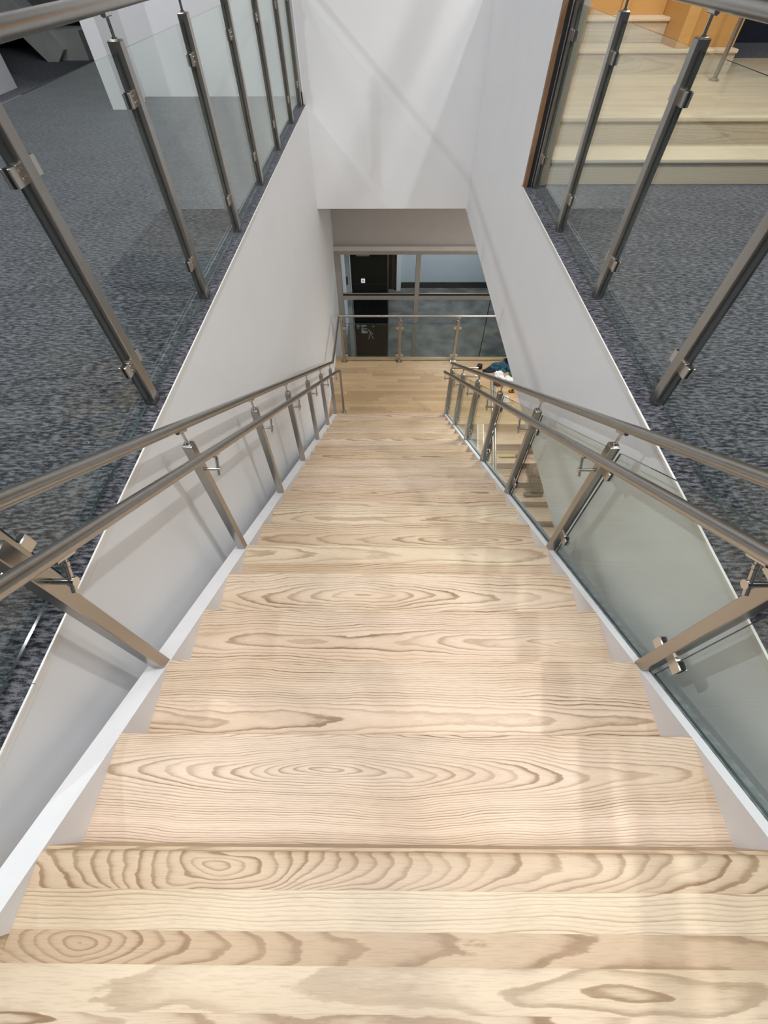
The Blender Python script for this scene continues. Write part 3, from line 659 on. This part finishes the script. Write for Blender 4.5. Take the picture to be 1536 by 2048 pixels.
pb = thing('plastic_bag', (2.28, 6.80, ZL), 'crumpled white plastic bag in front of the teal jacket', 'bag')
WP = plain('white_plastic', (.82, .82, .86), rough=.35, var=.08, scale=30)
lump('bag_body', 2.10, 6.73, ZL, .085, .06, .10, WP, 11.0, .6, 13, parent=pb); lump('bag_mouth', 2.29, 6.66, ZL, .10, .05, .06, WP, 14.0, .7, 15, parent=pb)
gb = thing('green_bottle', (2.44, 6.90, ZL), 'green plastic spray bottle standing between bag and wall', 'bottle')
GR = plain('green_plastic', (.02, .16, .12), rough=.3, var=.1)
MB().tube([(2.36, 6.80, ZL), (2.36, 6.80, ZL+.10), (2.36, 6.80, ZL+.13), (2.36, 6.80, ZL+.15)], [.045, .045, .025, .018], 18).build('bottle_body', GR, gb)
MB().tube([(2.36, 6.80, ZL+.15), (2.36, 6.80, ZL+.18)], .02, 14).build('bottle_cap', WP, gb)
bk = thing('backpack', (2.45, 7.17, ZL), 'black backpack with a small white emblem leaning at the railing', 'bag')
BK = plain('black_nylon', (.010, .010, .011), rough=.6, var=.2)
lump('bag_body', 2.38, 7.17, ZL, .10, .022, .30, BK, 21.0, .2, 5, parent=bk)
MB().box(2.27, 2.33, 7.125, 7.13, ZL+.165, ZL+.178).box(2.32, 2.34, 7.125, 7.13, ZL+.172, ZL+.19).build('emblem', WP, bk)
cl_ = thing('paint_tin', (1.79, 7.05, ZL), 'short black lidded tin on the landing left of the teal jacket', 'tin')
MB().tube([(1.79, 7.03, ZL), (1.79, 7.03, ZL+.055), (1.79, 7.03, ZL+.06)], [.05, .05, .047], 24).build('tin_body', BLACK, cl_)
MB().tube([(1.79, 7.03, ZL+.06), (1.79, 7.03, ZL+.072)], .052, 24).build('tin_lid', BLACKRUB, cl_)
sa = thing('work_shoe', (2.06, 6.60, ZL), 'brown leather shoe lying on the landing planks below the plastic bag', 'shoe')
BRN = plain('brown_leather', (.10, .055, .035), rough=.5, var=.3, scale=20)
lump('upper', 2.06, 6.53, ZL+.012, .085, .062, .09, BRN, 31.0, .18, 4, parent=sa); MB().bbox(1.975, 2.145, 6.47, 6.59, ZL, ZL+.014, .006).build('sole', plain('dark_sole', (.03, .02, .015)), sa)
tm = thing('tape_measure', (2.29, 6.32, ZL), 'yellow tape measure with a black base on the landing', 'tape measure')
YEL = plain('yellow_plastic', (.62, .40, .03), rough=.4, var=.1)
MB().prism_y([(2.25, ZL+.012), (2.33, ZL+.012), (2.335, ZL+.05), (2.32, ZL+.078), (2.28, ZL+.085), (2.25, ZL+.065)], 6.30, 6.345).build('case', YEL, tm, bevel=.004)
MB().bbox(2.235, 2.335, 6.285, 6.35, ZL, ZL+.013, .002).build('base', BLACKRUB, tm); MB().tube([(2.292, 6.295, ZL+.047), (2.292, 6.30, ZL+.047)], .022, 18).build('badge', BLACK, tm)
pa = thing('paper_packet', (2.13, 6.10, ZL), 'white printed paper packet on the landing planks behind the stair glass', 'paper')
MB().bbox(2.06, 2.20, 6.03, 6.18, ZL, ZL+.012, .002).build('sheet', WP, pa)
pm = MB()
for i in range(4):
    for j in range(3): pm.box(2.075+.03*i, 2.095+.03*i, 6.045+.045*j, 6.072+.045*j, ZL+.0122, ZL+.0128)
pm.build('print_marks', plain('print_grey', (.38, .36, .36)), pa)
lv = thing('scraper', (2.05, 5.01, lz(5.01)), 'yellow handled scraper held on the lower flight tread', 'tool')
zt2 = ZL-2*RISE
MB().bbox(1.93, 2.21, 4.995, 5.03, zt2+.004, zt2+.034, .005).build('blade_body', plain('pale_yellow', (.55, .46, .10), rough=.4, var=.15), lv)
MB().bbox(1.955, 2.19, 4.988, 4.996, zt2+.004, zt2+.024, .001).build('blade', plain('dark_olive', (.10, .085, .02)), lv)
MB().bbox(2.21, 2.30, 4.99, 5.04, zt2+.004, zt2+.055, .008).build('handle', plain('brown_grip', (.10, .07, .045)), lv)

# ------------------------------------------------------------------ worker on the lower flight
def skin_body(name, joints, bones, mat, parent, levels=2):
    me = bpy.data.meshes.new(name); idx = {k: i for i, k in enumerate(joints)}
    me.from_pydata([tuple(v[0]) for v in joints.values()], [(idx[a], idx[b_]) for a, b_ in bones], [])
    me.materials.append(mat); o = link(name, me, parent)
    sk = o.modifiers.new('skin', 'SKIN'); sk.use_smooth_shade = True
    me.skin_vertices or None
    if not me.skin_vertices:
        bpy.context.view_layer.objects.active = o
    for i, v in enumerate(joints.values()):
        r = v[1]; me.skin_vertices[0].data[i].radius = (r, r) if isinstance(r, float) else r
        me.skin_vertices[0].data[i].use_root = (i == 0)
    s_ = o.modifiers.new('subsurf', 'SUBSURF'); s_.levels = levels; s_.render_levels = levels
    return o
wk = thing('person', (2.78, 4.70, ZL-4*RISE), 'person in brown trousers and boots kneeling on the lower flight, hand on the scraper', 'person')
SKIN = plain('skin', (.42, .25, .18), rough=.5, var=.06); TRO = plain('brown_trousers', (.105, .062, .042), rough=.85, var=.25, scale=26, bump=.6, bscale=40)
SHIRT = plain('dark_shirt', (.10, .07, .06), rough=.85, var=.15); BOOT = plain('brown_boot', (.060, .040, .030), rough=.5, var=.3, scale=18); HAIR = plain('dark_hair', (.02, .014, .010), rough=.6, var=.3, scale=60)
J = {'pelvis': ((2.82, 4.66, -3.97), .13), 'belly': ((2.77, 4.71, -3.80), .125), 'chest': ((2.70, 4.78, -3.60), .14), 'neck0': ((2.64, 4.84, -3.44), .06), 'neck': ((2.60, 4.86, -3.37), .052),
     'lhip': ((2.76, 4.56, -3.98), .095), 'lknee': ((2.43, 4.62, -3.96), .066), 'lcalf': ((2.47, 4.50, -4.09), .062), 'lank': ((2.52, 4.455, -4.26), .046),
     'rhip': ((2.74, 4.75, -3.99), .095), 'rknee': ((2.42, 4.77, -4.062), .065), 'rcalf': ((2.62, 4.78, -4.082), .055), 'rank': ((2.83, 4.79, -4.10), .042),
     'lsh': ((2.68, 4.66, -3.50), .058), 'lelb': ((2.58, 4.60, -3.75), .042), 'lwri': ((2.52, 4.66, -3.93), .028),
     'rsh': ((2.66, 4.95, -3.50), .058), 'relb': ((2.56, 5.04, -3.74), .042), 'rwri': ((2.42, 5.05, -3.925), .028)}
B = [('pelvis', 'belly'), ('belly', 'chest'), ('chest', 'neck0'), ('neck0', 'neck'), ('pelvis', 'lhip'), ('lhip', 'lknee'), ('lknee', 'lcalf'), ('lcalf', 'lank'), ('pelvis', 'rhip'), ('rhip', 'rknee'), ('rknee', 'rcalf'), ('rcalf', 'rank'),
     ('chest', 'lsh'), ('lsh', 'lelb'), ('lelb', 'lwri'), ('chest', 'rsh'), ('rsh', 'relb'), ('relb', 'rwri')]
def try_body():
    skin_body('body', J, B, SKIN, wk)
    k = ['pelvis', 'lhip', 'lknee', 'lcalf', 'lank', 'rhip', 'rknee', 'rcalf', 'rank', 'belly']
    g = {n: (J[n][0], J[n][1]*(1.6 if n in ('lcalf', 'lank', 'lknee', 'rknee') else 1.16)+.008) for n in k}
    skin_body('trousers', g, [e for e in B if e[0] in g and e[1] in g], TRO, wk)
    k = ['chest', 'belly', 'neck0', 'lsh', 'lelb', 'rsh', 'relb']; g = {n: (J[n][0], J[n][1]*1.14+.006) for n in k}
    skin_body('shirt', g, [e for e in B if e[0] in g and e[1] in g], SHIRT, wk)
    for s_, w_, el, tip in ((-1, J['lwri'][0], J['lelb'][0], (2.46, 4.72, -3.985)), (1, J['rwri'][0], J['relb'][0], (2.31, 5.02, -3.955))):
        w_ = Vector(w_); tip = Vector(tip); d = (tip-w_); side = d.cross(Vector((0, 0, 1))).normalized(); palm = w_+d*.5
        hj = {'w': (tuple(w_), .026), 'p': (tuple(w_+d*.30), (.036, .018)), 'k': (tuple(palm), (.038, .016))}; hb = [('w', 'p'), ('p', 'k')]
        for i, (o_, ln) in enumerate(((-.030, .85), (-.010, 1.0), (.010, .95), (.030, .75))):
            a = palm+side*o_; b1 = a+d*.28*ln+Vector((0, 0, .004)); b2 = b1+d*.20*ln-Vector((0, 0, .018)); 
            hj.update({f'a{i}': (tuple(a), .010), f'b{i}': (tuple(b1), .009), f'c{i}': (tuple(b2), .008)}); hb += [('k', f'a{i}'), (f'a{i}', f'b{i}'), (f'b{i}', f'c{i}')]
        t0 = w_+d*.22-side*.03; t1 = t0-side*.028+d*.18; t2 = t1+d*.2
        hj.update({'t0': (tuple(t0), .012), 't1': (tuple(t1), .010), 't2': (tuple(t2), .009)}); hb += [('p', 't0'), ('t0', 't1'), ('t1', 't2')]
        skin_body('hand', hj, hb, SKIN, wk)
    # head with features
    hc = Vector((2.535, 4.885, -3.27)); vs = []; fs = []; nu, nv = 28, 20
    fwd = Vector((-.80, .10, -.58)).normalized(); side = fwd.cross(Vector((0, 0, 1))).normalized(); up = side.cross(fwd)
    for j in range(nv+1):
        ph = -math.pi/2+math.pi*j/nv
        for i in range(nu):
            a = 2*math.pi*i/nu; ff, ss, uu = math.cos(ph)*math.cos(a), math.cos(ph)*math.sin(a), math.sin(ph)
            rr = .098*ff*(1.0 if ff < 0 else .98); jaw = 1-.22*max(0, -uu)
            nose = .024*math.exp(-((ss/.16)**2+((uu+.08)/.22)**2)) if ff > 0 else 0
            eye = -.010*math.exp(-(((abs(ss)-.34)/.14)**2+((uu-.12)/.10)**2)) if ff > 0 else 0
            lip = .007*math.exp(-((ss/.25)**2+((uu+.45)/.07)**2)) if ff > 0 else 0
            vs.append(hc+fwd*(rr+nose+eye+lip)+side*(.075*ss*jaw)+up*(.118*uu))
    for j in range(nv):
        for i in range(nu): fs.append((j*nu+i, j*nu+(i+1) % nu, (j+1)*nu+(i+1) % nu, (j+1)*nu+i))
    MB().add(vs, fs).build('head', SKIN, wk)
    for e in (-1, 1):
        p = hc+side*(.076*e)-up*.005; MB().tube([p, p+side*e*.012], [.028, .022], 12).build('ear', SKIN, wk)
        p = hc+fwd*.083+side*(.027*e)+up*.014; MB().tube([p, p+fwd*.005], [.010, .006], 10).build('eye', BLACK, wk)
    hv = [hc+(v-hc)*1.07 for v in vs]; hf = [f for f in fs if all((vs[i]-hc).dot(up) > -.02+.55*max(0, (vs[i]-hc).dot(fwd)) + (.05 if (vs[i]-hc).dot(fwd) > .03 else 0) for i in f)]
    MB().add(hv, hf).build('hair', HAIR, wk)
    for (ax, ay, az, sx) in ((2.545, 4.445, ZL-4*RISE, -1), (2.86, 4.79, ZL-3*RISE, 1)):
        fv = []; ff_ = []; n = 16; secs = [(-.11, .034, .085), (-.06, .046, .12), (.0, .050, .115), (.06, .050, .085), (.12, .053, .068), (.17, .048, .056), (.205, .030, .040)]
        for (u, hw, hh) in secs:
            for i in range(n):
                a = 2*math.pi*i/n; fv.append((ax+(u if sx < 0 else u*.9)*-1.0 if sx < 0 else ax+u*.8, ay+hw*math.cos(a), az+.004+max(0, hh*.5+hh*.5*math.sin(a))))
        for j in range(len(secs)-1):
            for i in range(n): ff_.append((j*n+i, j*n+(i+1) % n, (j+1)*n+(i+1) % n, (j+1)*n+i))
        ff_ += [tuple(range(n)), tuple(range((len(secs)-1)*n, len(secs)*n))]
        MB().add(fv, ff_).build('boot', BOOT, wk)
try_body()
